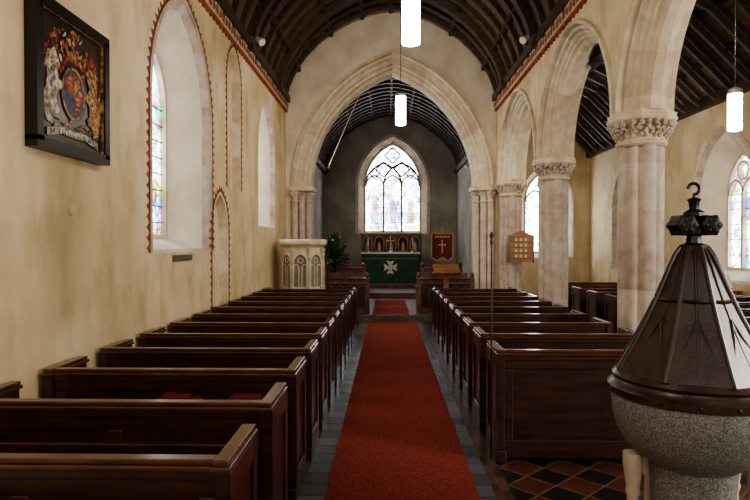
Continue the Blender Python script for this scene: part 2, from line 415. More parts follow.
mb=MB(); mb.box(AX+.03,AXB,YC-.15,18.0,0,WALLH+1.2,M['plaster']); mb.obj('wall_chancel_south')

def colfn(t,z):
    best=.185
    for k in range(8):
        D=(t-k*PI/4+PI)%(2*PI)-PI; d,rs=(.158,.080) if k%2==0 else (.165,.048)
        q=rs*rs-(d*math.sin(D))**2
        if abs(D)<PI/2 and q>0: best=max(best,d*math.cos(D)+math.sqrt(q))
    return best/.235
def column(y,name='stone_column',x=AC):
    mb=MB()
    mb.lathe([(.36,0),(.36,.14),(.33,.17)],x,y,8,M['pk'][0],rot=PI/8)
    mb.lathe([(.30,.17),(.31,.22),(.28,.27),(.27,.32),(.25,.36)],x,y,32,M['pk'][2])
    z=.36
    while z<2.70:
        z2=min(2.72,z+random.uniform(.32,.5))
        if 2.72-z2<.15: z2=2.72
        r=.235
        mb.lathe([(r-.004,z),(r,z+.006),(r,z2-.006),(r-.004,z2)],x,y,96,random.choice(M['pk']),fn=colfn,cap=False); z=z2
    mb.lathe([(.235,2.70),(.255,2.72),(.255,2.745),(.235,2.765),(.235,2.80),(.25,2.88),(.30,2.95),(.31,2.965)],x,y,32,M['st'][1])
    mb.lathe([(.33,2.955),(.345,2.975),(.345,3.0),(.33,3.02),(.34,3.045)],x,y,8,M['st'][0],rot=PI/8)
    for row,(rr,zz,k,s) in enumerate(((.245,2.80,22,.026),(.26,2.84,22,.030),(.28,2.88,22,.032),(.305,2.925,24,.034))):
        for i in range(k):
            t=2*PI*(i+.5*row)/k+random.uniform(-.06,.06)
            mb.blob((x+rr*math.cos(t),y+rr*math.sin(t),zz+random.uniform(-.01,.01)),s*random.uniform(.75,1.15),M['pk'][random.choice((1,2))],(1,1,1.1),6,4)
            mb.blob((x+(rr+.026)*math.cos(t),y+(rr+.026)*math.sin(t),zz+.018),s*.45,M['pk'][2],(1,1,1),5,4)
    return mb.obj(name,smooth=True,angle=24)
for y in (3.05,6.4,9.75,13.12): column(y)

# chancel arch wall
aO,RO,SP2=2.28,3.2,2.95
mb=MB()
tN=topof(CX,NHW+.05,WALLH-.1,2.1)
wall_face(mb,NX,AX+.1,0,lambda u:tN(u)+.15,[(None,arc(CX,aO,RO,SP2,1,0,18))],PC,M['plaster_light'],30)
tC=topof(CX,2.35,4.2,1.95)
prof=[(0,0),(0,-.05),(.05,-.06),(.07,-.01),(.07,.04),(.13,.05),(.15,.10),(.19,.13),(.24,.12),(.26,.18),(.32,.2),(.34,.27),(.4,.3),(.42,.36),(.42,.6)]
mb.loft([[PC(u,z,d) for u,z in arc(CX,aO,RO,SP2,1,e,18)] for e,d in prof],M['st'],group=2)
for sg in (-1,1):
    mb.loft([[PC(u,z,d) for u,z in [(CX+sg*(aO-e),zz) for zz in (0,.5,1,1.5,2,2.5,SP2)]] for e,d in prof[4:]],M['pk'],group=1)
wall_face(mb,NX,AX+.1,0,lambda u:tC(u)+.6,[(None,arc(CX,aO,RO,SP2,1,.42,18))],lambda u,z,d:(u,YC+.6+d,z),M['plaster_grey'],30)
for sx in (-1,1):
    for e,d in ((.08,-.02),(.22,.08),(.36,.22)):
        x=CX+sx*(aO-e); y=YC+d; r=.075
        mb.lathe([(.11,0),(.11,.3),(.09,.36),(r,.40),(r,2.6),(r+.02,2.62),(r+.02,2.64),(r,2.66),(r,2.7),(.12,2.85),(.12,2.87)],x,y,16,M['pk'][2])
        for i in range(12):
            t=2*PI*i/12; mb.blob((x+.105*math.cos(t),y+.105*math.sin(t),2.80+.03*(i%2)),.030,M['st'][0],(1,1,1.2),6,4)
    xa,xb=sorted((CX+sx*(aO+.0),CX+sx*(aO-.5)))
    mb.box(xa,xb,YC-.15,YC+.55,2.87,2.97,M['st'][2])
mb.obj('wall_chancel_arch',smooth=True,angle=30)

# chancel shell
mb=MB()
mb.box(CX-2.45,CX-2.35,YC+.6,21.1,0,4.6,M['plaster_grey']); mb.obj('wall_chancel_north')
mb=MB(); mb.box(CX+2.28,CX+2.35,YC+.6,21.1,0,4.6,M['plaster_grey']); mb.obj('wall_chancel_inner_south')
eop=window(PE,CX+.06,1.2,1.75,3.72,2.02,1.0,1.62,3.72,2.08,.22,M['glassE'],3,reveal=M['st'],bars=6,st=M['etr'],figs=True)
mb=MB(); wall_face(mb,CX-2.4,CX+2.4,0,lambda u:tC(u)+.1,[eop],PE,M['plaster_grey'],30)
mb.ribbon(outline(CX+.06,1.2,1.75,3.72,2.02,e=-.05),.1,-.05,.0,PE,M['st'])
mb.obj('wall_east')
aeo=window(PAE,4.72,.8,1.2,2.9,1.25,.62,1.0,2.95,1.4,.2,M['glassP'],2,bars=6)
mb=MB(); wall_face(mb,AXB-.05,SX,0,6.0,[aeo],PAE,M['plaster']); mb.obj('wall_aisle_east')
sops=[]
for y in (15.2,10.95,6.1,1.8):
    sops.append(window(PS,y,1.0,1.35,2.5,1.0,.5,.8,2.6,1.2,.38,M['glassS'] if y>7 else M['glassP'],2,bars=6))
mb=MB(); wall_face(mb,YW,18,0,4.6,sops,PS,M['plaster'])
for y in (15.2,10.95,6.1,1.8):
    mb.ribbon(outline(y,1.0,1.35,2.5,1.0,e=-.05),.09,-.02,.0,PS,M['st'])
mb.obj('wall_south')

# ---------------------------------------------------------------- roofs
mb=MB()
rp=roofprof(CX-.04,NHW,WALLH-.05,2.1); 
mb.loft([[(x,y,z) for x,z in rp] for y in (YW,YC)],M['rboard'])
k=0; y=YW+.2
rin=roofprof(CX-.04,NHW-.04,WALLH-.05,2.05)
while y<YC-.05:
    big=(k%5==0)
    mb.ribbon(rin,.22 if big else .10,-(.09 if big else .045),(.09 if big else .045),lambda u,z,d,y=y:(u,y+d,z),M['rwood'])
    k+=1; y+=.50
for i in (4,8,11,14,17,20,24):
    x,z=rin[i]; mb.beam((x,YW,z),(x,YC,z),.09,.09,M['rwood'])
mb.obj('ceiling_nave')
for sx,X in ((1,NX),(-1,AX)):
    mb=MB()
    mb.box(*(sorted((X,X+sx*.10))),YW,YC,WALLH-.02,WALLH+.12,M['rwood'])
    mb.box(*(sorted((X,X+sx*.05))),YW,YC,WALLH-.20,WALLH-.02,M['cream'])
    yy=YW; i=0
    while yy<YC-.1:
        c=WALLH-.11
        if i%2==0:
            vs=[(X+sx*.06,yy+.075+.06*math.cos(t*PI/4),c+.07*math.sin(t*PI/4)) for t in range(8)]
            mb.add(vs,[tuple(range(8))],M['redbrick'])
        else:
            vs=[(X+sx*.06,yy+.02,c-.08),(X+sx*.06,yy+.13,c-.02),(X+sx*.06,yy+.10,c+.08),(X+sx*.06,yy+.05,c+.02)]
            mb.add(vs,[(0,1,2,3)],M['redbrick'])
        mb.add([(X+sx*.05,yy,WALLH-.2),(X+sx*.05,yy+.15,WALLH-.2),(X+sx*.05,yy+.075,WALLH-.26),(X,yy,WALLH-.2),(X,yy+.15,WALLH-.2),(X,yy+.075,WALLH-.26)],[(0,1,2),(0,3,5,2),(1,4,5,2),(0,1,4,3)],M['redbrick'])
        yy+=.15; i+=1
    mb.obj('trim_cornice')
mb=MB()
rp=roofprof(CX,2.36,4.2,1.95); mb.loft([[(x,y,z) for x,z in rp] for y in (YC+.6,21.05)],M['rboard'])
rin=roofprof(CX,2.32,4.2,1.9); y=YC+.8
while y<21:
    mb.ribbon(rin,.10,-.05,.05,lambda u,z,d,y=y:(u,y+d,z),M['rwood']); y+=.42
for i in (2,5,8,11,14,17,20,23,26):
    x,z=rin[i]; mb.beam((x,YC+.6,z),(x,21,z),.06,.06,M['rwood'])
for X in (CX-2.3,CX+2.24): mb.box(X-.05,X+.1,YC+.6,21,4.12,4.26,M['rwood'])
mb.obj('ceiling_chancel')
mb=MB()
E=4.4; RX=(AXB+SX)/2; RZ=5.95
mb.add([(AXB,YW,E),(RX,YW,RZ),(SX,YW,E),(AXB,18,E),(RX,18,RZ),(SX,18,E)],[(0,1,4,3),(1,2,5,4)],M['rboard'])
y=YW+.2
while y<18:
    for X in (AXB,SX):
        mb.beam((X,y,E-.03),(RX,y,RZ-.05),.09,.12,M['rwood'])
        s_=1 if X==AXB else -1
        mb.ribbon([(X+s_*.02,E-.15),(X+s_*.25,E+.02),(X+s_*.6,E+.38),(X+s_*1.1,E+.88),(RX,RZ-.45)],.09,-.04,.04,lambda u,z,d,y=y:(u,y+d,z),M['rwood'])
    y+=.55
for X,Z in ((AXB+.5,E+.45),(AXB+1.0,E+.95),(SX-.5,E+.45),(SX-1.0,E+.95),(RX,RZ-.08)): mb.beam((X,YW,Z),(X,18,Z),.1,.1,M['rwood'])
mb.box(SX-.12,SX,YW,18,E-.18,E+.02,M['rwood']); mb.box(AXB,AXB+.12,YW,18,E-.1,E+.05,M['rwood'])
mb.obj('ceiling_aisle')

# ---------------------------------------------------------------- floors
mb=MB(); mb.add([(NX-.1,YW,0),(SX+.1,YW,0),(SX+.1,18.2,0),(NX-.1,18.2,0)],[(0,1,2,3)],M['tile'])
mb.obj('floor')
mb=MB()
for a,b in ((-.62,-.42),(.61,.72)): mb.box(a,b,YW,12.9,0,.004,M['btile'])
mb.box(.72,.84,YW,12.9,0,.004,M['btile2'])
mb.obj('floor_aisle_border')
mb=MB()
mb.box(CX-2.4,CX+2.3,12.95,21.1,.0,.15,M['ctile']); mb.box(CX-2.4,CX+2.3,12.9,12.95,.0,.15,M['slate'])
mb.box(CX-2.2,CX+2.2,16.8,21.1,.15,.30,M['ctile']); mb.box(CX-1.6,CX+1.6,18.6,21.1,.30,.42,M['ctile'])
mb.obj('floor_chancel',bevel=.01)
mb=MB(); mb.box(-.42,.61,YW,12.89,.004,.016,M['carpet']); mb.obj('aisle_carpet',bevel=.004)
mb=MB(); mb.box(-.34,.46,12.96,16.2,.15,.162,M['carpet']); mb.obj('chancel_carpet')

# ---------------------------------------------------------------- pews
def pew_mesh(W,ledge=True,panels=None):
    mb=MB(); w=M['wood']; c=M['woodcap']
    mb.box(0,W,.012,.032,.05,.80,w)
    mb.box(0,W,0,.045,.72,.83,w); mb.box(0,W,0,.04,.03,.17,w)
    n=panels or max(2,round(W/.85)); 
    for i in range(n+1):
        x=i*(W-.07)/n; mb.box(x,x+.07,.001,.04,.17,.72,w)
    mb.box(0,W,-.028,.06,.83,.85,c); mb.box(0,W,-.015,.05,.85,.872,c); mb.box(0,W,-.012,.0,.79,.83,w)
    mb.box(0,W,.03,.41,.42,.45,w); mb.box(0,W,.38,.40,.33,.42,w)
    for x in (W*.33,W*.66): mb.box(x,x+.04,.05,.38,.0,.42,w)
    if ledge:
        mb.box(0,W,-.15,.0,.645,.665,w); mb.box(0,W,-.155,-.14,.64,.70,w)
    for side in (0,1):
        x0,x1=(-.055,0) if side==0 else (W,W+.055)
        mb.box(x0,x1,-.03,.43,0,.83,w)
        mb.box(x0-.012,x1+.012,-.045,.445,.83,.852,c); mb.box(x0-.004,x1+.004,-.036,.436,.852,.876,c)
        mb.box(x0-.012,x1+.012,-.045,.445,0,.10,w)
        xo0,xo1=(x0-.012,x0) if side==0 else (x1,x1+.012)
        mb.box(xo0,xo1,-.03,.04,.1,.83,w); mb.box(xo0,xo1,.36,.43,.1,.83,w); mb.box(xo0,xo1,.04,.36,.73,.83,w); mb.box(xo0,xo1,.04,.36,.10,.2,w)
    return mb
def place_pews(W,x0,ys,ledge=True,panels=None):
    first=None
    for y in ys:
        if first is None:
            first=pew_mesh(W,ledge,panels).obj('church_pew',bevel=.007,seg=2); first.location=(x0,y,.0)
        else:
            o=bpy.data.objects.new('church_pew',first.data); S.collection.objects.link(o); o.location=(x0,y,0)
            b=o.modifiers.new('bevel','BEVEL'); b.width=.007; b.segments=2; b.limit_method='ANGLE'
LY=[2.28,3.10,3.90]+[4.68+.757*i for i in range(9)]
place_pews(1.54,-2.20,LY)
place_pews(1.36,.90,[4.66],ledge=False,panels=1)
place_pews(1.36,.90,[4.72+.77*i for i in range(1,9)])
place_pews(1.95,3.55,[5.9+.85*i for i in range(9)])
for x,y in ((-1.35,LY[2]),(-.90,LY[2]),(-1.5,LY[3]),(-.9,LY[5])):
    mb=MB(); mb.box(x-.13,x+.13,y-.135,y-.012,.667,.705,M['redcloth']); mb.box(x-.10,x+.08,y-.125,y-.02,.7065,.722,M['redcloth']); mb.obj('kneeler',bevel=.012,seg=3)
mb=MB(); sx_,sy_=.812,4.72; mb.tube([(sx_,sy_,.0),(sx_,sy_,1.70)],.008,M['staffwood']); mb.lathe([(.010,1.69),(.016,1.71),(.010,1.73),(.018,1.76),(.006,1.79)],sx_,sy_,12,M['staffwood']); mb.obj('churchwarden_staff',smooth=True)

# ---------------------------------------------------------------- font
FX,FY=1.31,2.6
mb=MB()
mb.lathe([(.46,0),(.46,.14),(.40,.16),(.40,.26),(.33,.30)],FX,FY,8,M['granite'],rot=PI/8)
mb.lathe([(.165,.30),(.165,.66),(.17,.70),(.175,.755)],FX,FY,40,M['granite'])
mb.lathe([(.175,.755),(.185,.768),(.23,.795),(.275,.84),(.305,.895),(.322,.96),(.33,1.04),(.325,1.05),(.28,1.05),(.27,.9)],FX,FY,56,M['granite'],cap=False)
for t in (3.05,1.9,.4,-.25):
    x,y=FX+.245*math.cos(t),FY+.245*math.sin(t)
    mb.lathe([(.04,.30),(.04,.34),(.025,.36),(.025,.60),(.032,.62),(.028,.64),(.038,.71),(.042,.74),(.042,.79)],x,y,16,M['pk'][0])
mb.obj('stone_font',smooth=True)
mb=MB(); l=M['lidwood']
cp=[(.335,1.052),(.345,1.06),(.345,1.085),(.325,1.10),(.318,1.115),(.325,1.13),(.31,1.15),(.262,1.235),(.217,1.32),(.182,1.39),(.15,1.46),(.12,1.53),(.093,1.60),(.07,1.65),(.05,1.68)]
mb.lathe(cp[:7],FX,FY,48,l)
oc=lambda t,z:1/ max(.924,math.cos(((t) % (PI/4))-PI/8))*.96
mb.lathe(cp[6:],FX,FY,64,l,fn=oc)
for i in range(8):
    t=i*PI/4
    mb.tube([(FX+(r*1.0+.006)*math.cos(t),FY+(r*1.0+.006)*math.sin(t),z) for r,z in cp[6:]],.010,l,8)
    t2=t+PI/8
    mb.tube([(FX+(r*.93+.004)*math.cos(t2),FY+(r*.93+.004)*math.sin(t2),z) for r,z in cp[6:]],.006,l,6)
    for q in (-1,1):
        mb.tube([(FX+(cp[k][0]*.945+.004)*math.cos(t2+q*dd),FY+(cp[k][0]*.945+.004)*math.sin(t2+q*dd),cp[k][1]) for k,dd in ((6,.34),(7,.26),(8,.12),(9,.0))],.006,l,6)
    for dd in (0,PI/8): mb.blob((FX+.345*math.cos(t+dd),FY+.345*math.sin(t+dd),1.073),.009,M['iron'])
mb.lathe([(.152,1.452),(.158,1.46),(.152,1.468)],FX,FY,48,l,cap=False)
mb.lathe([(.06,1.665),(.062,1.69),(.035,1.70),(.03,1.73),(.05,1.74),(.05,1.76),(.03,1.77)],FX,FY,8,M['iron'])
mb.tube([(FX-.075,FY,1.775),(FX-.06,FY,1.775),(FX+.06,FY,1.775),(FX+.075,FY,1.775)],[.028,.036,.036,.028],M['iron'],16)
for sx in (-.050,.050):
    for sg in (-1,1):
        mb.lathe([(.044,sg*.045),(.040,sg*.055),(.012,sg*.062)],0,0,24,M['iron'],axis='y',c=(FX+sx,FY,1.775),fn=lambda t,z:1+.12*math.cos(6*t))
        for k in range(6): mb.blob((FX+sx+.024*math.cos(k*PI/3),FY+sg*.056,1.775+.024*math.sin(k*PI/3)),.009,M['iron'])
    mb.lathe([(.044,-.045),(.044,.045)],0,0,24,M['iron'],axis='y',c=(FX+sx,FY,1.775),fn=lambda t,z:1+.12*math.cos(6*t))
mb.lathe([(.03,1.80),(.045,1.815),(.045,1.83),(.02,1.845),(.022,1.875),(.03,1.885),(.012,1.895)],FX,FY,8,M['iron'])
hk=[(FX,FY,1.89),(FX,FY,1.905)]+[(FX-.002+.024*math.sin(t),FY,1.931-.024*math.cos(t)) for t in [x*PI/8 for x in range(0,13)]]
mb.tube(hk,.007,M['iron'],8)
mb.obj('font_cover',smooth=True)

# ---------------------------------------------------------------- pulpit
PX,PY=-1.70,12.0
mb=MB(); st=M['st'][2]
mb.lathe([(.34,0),(.34,.12),(.22,.2),(.2,.5),(.3,.62),(.42,.70)],PX,PY,8,st,rot=PI/8)
mb.lathe([(.42,.70),(.46,.72),(.46,.78),(.42,.80),(.42,1.60),(.44,1.63),(.48,1.66),(.50,1.69),(.50,1.75),(.48,1.77)],PX,PY,8,st,rot=PI/8)
ap=.42*math.cos(PI/8); hwf=.42*math.sin(PI/8)
for i in range(8):
    t=i*PI/4
    n=Vector((math.cos(t),math.sin(t),0)); u_=Vector((-math.sin(t),math.cos(t),0))
    def PP(u,z,d,n=n,u_=u_): p=Vector((PX,PY,0))+n*(ap-d)+u_*u; return (p.x,p.y,z)
    mb.ribbon(outline(0,hwf-.025,(hwf-.025)*1.3,1.32,.84,n=6,jn=2),.028,-.03,.0,PP,M['st'][2])
    for c in (-hwf/2,hwf/2): mb.ribbon(outline(c,hwf/2-.03,(hwf/2-.03)*1.3,1.22,.86,n=5,jn=2),.018,-.02,.0,PP,M['st'][2])
    mb.ribbon([(.05*math.cos(k*PI/6),1.36+.05*math.sin(k*PI/6)) for k in range(12)],.016,-.02,0,PP,M['st'][2],closed=True)
    o=outline(0,hwf-.035,(hwf-.035)*1.3,1.32,.85,n=6,jn=2); g=[PP(a,b,-.003) for a,b in o]; mb.add(g,[tuple(range(len(g)))],M['etr'])
    tv=t+PI/8; x,y=PX+.425*math.cos(tv),PY+.425*math.sin(tv)
    mb.lathe([(.035,.80),(.035,.85),(.022,.87),(.022,1.48),(.035,1.54),(.035,1.6)],x,y,10,M['pk'][2])
mb.obj('stone_pulpit')

# ---------------------------------------------------------------- choir stalls
def stall(x0,x1,y,name='choir_stall',h=.84):
    mb=MB(); c=M['carvewood']; z0=.15; W=x1-x0
    mb.box(x0,x1,y,y+.04,z0,z0+.12,c); mb.box(x0,x1,y,y+.05,z0+h-.1,z0+h,c); mb.box(x0-.02,x1+.02,y-.04,y+.3,z0+h,z0+h+.035,M['woodcap'])
    mb.box(x0,x1,y+.035,y+.05,z0,z0+h,M['wood'])
    n=max(3,int(W/.2)); lw=W/n
    P=lambda u,z,d:(u,y+d,z)
    for i in range(n):
        uc=x0+(i+.5)*lw
        mb.ribbon(outline(uc,lw/2-.01,lw*.6,z0+h*.62,z0+.12,n=5,jn=2),.028,.0,.04,P,c)
        mb.ribbon([(uc+.04*math.cos(k*PI/4),z0+h*.62+.02+.04*math.sin(k*PI/4)) for k in range(8)],.014,.01,.04,P,c,closed=True)
    for x in (x0,x1):
        mb.box(x-.05,x+.05,y-.05,y+.07,z0,z0+h+.04,c); mb.blob((x,y+.01,z0+h+.10),.055,c,(1,1,1.3),8,6)
        mb.box(x-.03,x+.03,y+.05,y+.75,z0,z0+h*.75,c)
    mb.box(x0,x1,y+.45,y+.8,z0+.40,z0+.44,c); mb.box(x0,x1,y+.8,y+.84,z0,z0+.85,c)
    return mb.obj(name)
stall(-1.42,-.46,13.25,h=.74); stall(.68,1.85,13.25,h=.74)
stall(-1.5,-.62,15.0,h=.9); stall(.86,1.8,15.0,h=.9)

# ---------------------------------------------------------------- altar
AXc=.08
mb=MB(); mb.box(AXc-.92,AXc+.92,19.7,20.4,.42,1.34,M['green']); mb.box(AXc-.97,AXc+.97,19.66,20.45,1.34,1.39,M['white'])
for i in range(7):
    x=AXc-.92+1.84*i/6; mb.box(x-.02,x+.02,19.692,19.7,.42,1.34,M['green'])
mb.box(AXc-.93,AXc+.93,19.685,19.7,1.20,1.33,M['green']); mb.box(AXc-.93,AXc+.93,19.68,19.7,1.185,1.2,M['goldpaint'])
for k in range(4):
    t=k*PI/2; c,s_=math.cos(t),math.sin(t)
    pts=[(.0,.015),(.23,.13),(.19,0),(.23,-.13),(.0,-.015)]
    mb.add([(AXc+a*c-b*s_,19.682,.90+a*s_+b*c) for a,b in pts],[(0,1,2),(2,3,4),(0,2,4)],M['white'])
mb.ribbon([(AXc+.09*math.cos(k*PI/8),.90+.09*math.sin(k*PI/8)) for k in range(16)],.02,-.005,0,lambda u,z,d:(u,19.682+d,z),M['gold'],closed=True)
mb.obj('altar')
mb=MB(); mb.lathe([(.09,1.39),(.09,1.41),(.03,1.44),(.02,1.5)],AXc,20.1,12,M['brass']); mb.box(AXc-.014,AXc+.014,20.09,20.11,1.5,1.95,M['brass']); mb.box(AXc-.13,AXc+.13,20.09,20.11,1.76,1.79,M['brass']); mb.obj('altar_cross')
for x in (-.75,.75):
    mb=MB(); mb.lathe([(.07,1.39),(.07,1.41),(.02,1.44),(.03,1.52),(.015,1.6),(.045,1.63),(.02,1.635),(.018,1.85),(.004,1.87)],AXc+x,20.1,12,[M['brass']]*6+[M['white']]*3); mb.obj('altar_candlestick',smooth=True)
mb=MB(); x0,x1=AXc-1.0,AXc+1.06; z0,z1=1.32,2.0; y=20.9
mb.box(x0,x1,y,y+.09,.42,z1,M['carvewood']); mb.box(x0-.04,x1+.04,y-.05,y+.09,z1,z1+.05,M['goldpaint'])
n=5; lw=(x1-x0)/n; P=lambda u,z,d:(u,y+d,z)
for i in range(n):
    uc=x0+(i+.5)*lw
    o=outline(uc,lw/2-.05,lw*.5,z0+.42,z0+.1,n=6,jn=2); g=[P(a,b,-.004) for a,b in o]; mb.add(g,[tuple(range(len(g)))],(M['blue'],M['maroon'])[i%2])
    mb.ribbon(o,.03,-.04,0,P,M['goldpaint'],closed=True)
    mb.add([P(uc-.06,z0+.12,-.008),P(uc+.06,z0+.12,-.008),P(uc+.045,z0+.36,-.008),P(uc-.045,z0+.36,-.008)],[(0,1,2,3)],M['cream'])
    mb.blob((uc,y-.01,z0+.40),.03,M['cream'])
mb.obj('reredos')

# banner
mb=MB(); bx,by=1.30,14.45
mb.lathe([(.14,.15),(.14,.18),(.03,.22)],bx,by,12,M['brass']); mb.tube([(bx,by,.2),(bx,by,2.02)],.012,M['brass']); mb.blob((bx,by,2.05),.03,M['brass'])
mb.tube([(bx-.28,by-.02,1.93),(bx+.28,by-.02,1.93)],.01,M['brass'])
f=[(bx-.25,1.92),(bx+.25,1.92),(bx+.25,1.36),(bx+.13,1.28),(bx,1.36),(bx-.13,1.28),(bx-.25,1.36)]
mb.add([(a,by-.03,b) for a,b in f],[(0,1,2,3,4,5,6)],M['maroon'])
mb.ribbon(f,.02,-.036,-.028,lambda u,z,d:(u,by+d,z),M['goldpaint'],closed=True)
mb.box(bx-.015,bx+.015,by-.038,by-.031,1.45,1.78,M['goldpaint']); mb.box(bx-.09,bx+.09,by-.038,by-.031,1.64,1.67,M['goldpaint'])
for k in range(6): mb.box(bx-.17+.06*k,bx-.13+.06*k,by-.038,by-.031,1.83,1.87,M['goldpaint'])
mb.obj('processional_banner')
mb=MB(); lx,ly=1.22,12.6
mb.box(lx-.2,lx+.2,ly-.15,ly+.15,0,.05,M['lightwood']); mb.box(lx-.05,lx+.05,ly-.05,ly+.05,.05,1.05,M['lightwood'])
mb.box(lx-.27,lx+.27,ly-.2,ly+.18,1.05,1.08,M['lightwood']); mb.beam((lx,ly-.2,1.09),(lx,ly+.18,1.24),.54,.03,M['lightwood']); mb.box(lx-.27,lx+.27,ly-.2,ly-.18,1.05,1.16,M['lightwood'])
mb.obj('wooden_lectern',bevel=.006)

# flowers
def arrangement(cx,cy,z0,z1,rad,name,fl,stand,nf=14,nl=170,pr=.02):
    mb=MB()
    mb.lathe([(.12,stand),(.12,stand+.03),(.03,stand+.06),(.025,z0-.12),(.08,z0-.10),(.10,z0),(.08,z0+.01)],cx,cy,14,M['iron'])
    c=Vector((cx,cy,z0)); H=z1-z0
    for i in range(nl):
        t=random.uniform(0,2*PI); ph=random.uniform(.05,1.9); L_=random.uniform(.4,1)
        d=Vector((math.cos(t)*math.sin(ph)*rad,math.sin(t)*math.sin(ph)*rad,math.cos(ph)*H*.9+.05))*L_
        tip=c+d; b=c+d*.68; s_=Vector((-math.sin(t),math.cos(t),random.uniform(-.4,.4)))*.045
        mid=(b+tip)/2+Vector((0,0,.02))
        mb.add([b,mid+s_,tip,mid-s_],[(0,1,2,3)],M['leaf'])
        if i%6==0: mb.tube([c,c+d*.5+Vector((0,0,.02)),tip],.004,M['leaf'],4)
    for i in range(nf):
        t=random.uniform(0,2*PI); ph=random.uniform(.1,1.4); L_=random.uniform(.6,.9)
        p=c+Vector((math.cos(t)*math.sin(ph)*rad,math.sin(t)*math.sin(ph)*rad,math.cos(ph)*H))*L_
        for k in range(5):
            a=k*2*PI/5; mb.blob((p.x+pr*1.1*math.cos(a),p.y+.01*math.sin(k),p.z+pr*1.1*math.sin(a)),pr,fl,(1,.7,1),5,4)
        mb.blob(p-Vector((0,.012,0)),pr*.6,M['gold'],(1,1,1),5,4)
    return mb.obj(name)
arrangement(-1.28,14.45,1.22,2.02,.40,'flower_arrangement',M['petal'],.15,9,420,.014)
arrangement(3.20,7.0,1.0,1.38,.24,'flower_arrangement',M['orange'],0,14)

# hymn board
mb=MB(); hx,hy=2.80,12.68
mb.box(hx-.25,hx+.25,hy,hy+.03,1.30,1.85,M['lightwood']); 
mb.add([(hx-.25,hy,1.85),(hx+.25,hy,1.85),(hx,hy,1.97),(hx-.25,hy+.03,1.85),(hx+.25,hy+.03,1.85),(hx,hy+.03,1.97)],[(0,1,2),(3,4,5),(0,2,5,3),(1,2,5,4)],M['lightwood'])
for k in range(4):
    z=1.38+.115*k; mb.box(hx-.22,hx+.22,hy-.012,hy,z-.012,z,M['woodcap'])
    for q in range(3): mb.box(hx-.13+.1*q,hx-.08+.1*q,hy-.008,hy,z+.015,z+.075,M['cream'])
mb.box(hx-.27,hx-.24,hy-.01,hy+.03,1.28,1.87,M['woodcap']); mb.box(hx+.24,hx+.27,hy-.01,hy+.03,1.28,1.87,M['woodcap'])
mb.obj('hymn_board')

# ---------------------------------------------------------------- royal arms painting
rs=random.Random(3)
mb=MB(); y0,y1,z0,z1=3.80,4.70,2.36,3.27; G=.003
P=lambda u,z,d:(NX+.05-d,u,z)
mb.box(NX+G,NX+.05,y0,y1,z0,z1,M['pground'])
fw=.045
for (a,b,c,d) in ((y0-fw,y1+fw,z0-fw,z0+.03),(y0-fw,y1+fw,z1-.03,z1+fw),(y0-fw,y0+.03,z0,z1),(y1-.03,y1+fw,z0,z1)):
    mb.box(NX+G,NX+.085,a,b,c,d,M['black'])
for (a,b,c,d) in ((y0+.03,y1-.03,z0+.03,z0+.037),(y0+.03,y1-.03,z1-.037,z1-.03),(y0+.03,y0+.037,z0+.03,z1-.03),(y1-.037,y1-.03,z0+.03,z1-.03)):
    mb.box(NX+.05,NX+.07,a,b,c,d,M['pgold'])
cnt=[0]
def poly(pts,m,d=None):
    cnt[0]+=1; dd=.0015+cnt[0]*.00004
    vs=[P(y0+u*(y1-y0),z0+v*(z1-z0),-dd) for u,v in pts]; mb.add(vs,[tuple(range(len(vs)))],m)
def ell(cx,cy,rx,ry,m,n=16,rot=0): poly([(cx+rx*math.cos(2*PI*i/n)*math.cos(rot)-ry*math.sin(2*PI*i/n)*math.sin(rot),cy+rx*math.cos(2*PI*i/n)*math.sin(rot)+ry*math.sin(2*PI*i/n)*math.cos(rot)) for i in range(n)],m)
for i in range(150):
    a=rs.uniform(-.25,PI+.25); r=rs.uniform(.13,.42); u,v=.5+r*math.cos(a),.60+r*.78*math.sin(a)
    ell(u,v,rs.uniform(.012,.045),rs.uniform(.006,.018),(M['pred'],M['pgold'],M['pred'],M['pred'],M['pwhite'])[i%5],9,rs.uniform(0,PI))
ell(.5,.44,.185,.215,M['black'],24); ell(.5,.44,.175,.205,M['pgold'],24); ell(.5,.44,.155,.185,M['pblue'],24)
for (sx,sz,m) in ((-1,1,M['pred']),(1,1,M['pgold']),(-1,-1,M['pblue']),(1,-1,M['pred'])):
    poly([(.5,.44)]+[(.5+sx*.13*math.cos(k*PI/12),.44+sz*.16*math.sin(k*PI/12)) for k in range(7)],m)
for sx,sz in ((-1,1),(1,-1)):
    for k in range(3): ell(.5+sx*.055,.44+sz*(.03+.04*k),.035,.010,M['pgold'],8)
poly([(.40,.69),(.60,.69),(.635,.79),(.56,.745),(.5,.83),(.44,.745),(.365,.79)],M['pgold']); ell(.5,.84,.02,.022,M['pwhite'],10); poly([(.40,.675),(.60,.675),(.60,.70),(.40,.70)],M['pred'])
ell(.5,.90,.045,.035,M['pgold'],12)
lion=[(.11,.17),(.19,.15),(.20,.22),(.27,.24),(.30,.28),(.25,.31),(.26,.40),(.33,.45),(.34,.50),(.28,.50),(.26,.56),(.30,.62),(.26,.68),(.20,.71),(.13,.68),(.10,.60),(.13,.5),(.10,.40),(.07,.28)]
poly(lion,M['pwhite'])
for k in range(14): ell(.18+rs.uniform(-.06,.07),.62+rs.uniform(-.08,.07),.025,.01,(M['pgold'],M['pwhite'])[k%2],8,rs.uniform(0,PI))
poly([(.09,.3),(.04,.42),(.06,.56),(.03,.60),(.07,.62),(.09,.56),(.07,.43),(.11,.34)],M['pwhite'])
uni=[(.89,.17),(.81,.15),(.80,.22),(.73,.24),(.70,.28),(.75,.31),(.74,.40),(.67,.45),(.66,.50),(.72,.50),(.75,.54),(.71,.60),(.69,.66),(.75,.70),(.83,.70),(.88,.62),(.87,.5),(.90,.40),(.93,.28)]
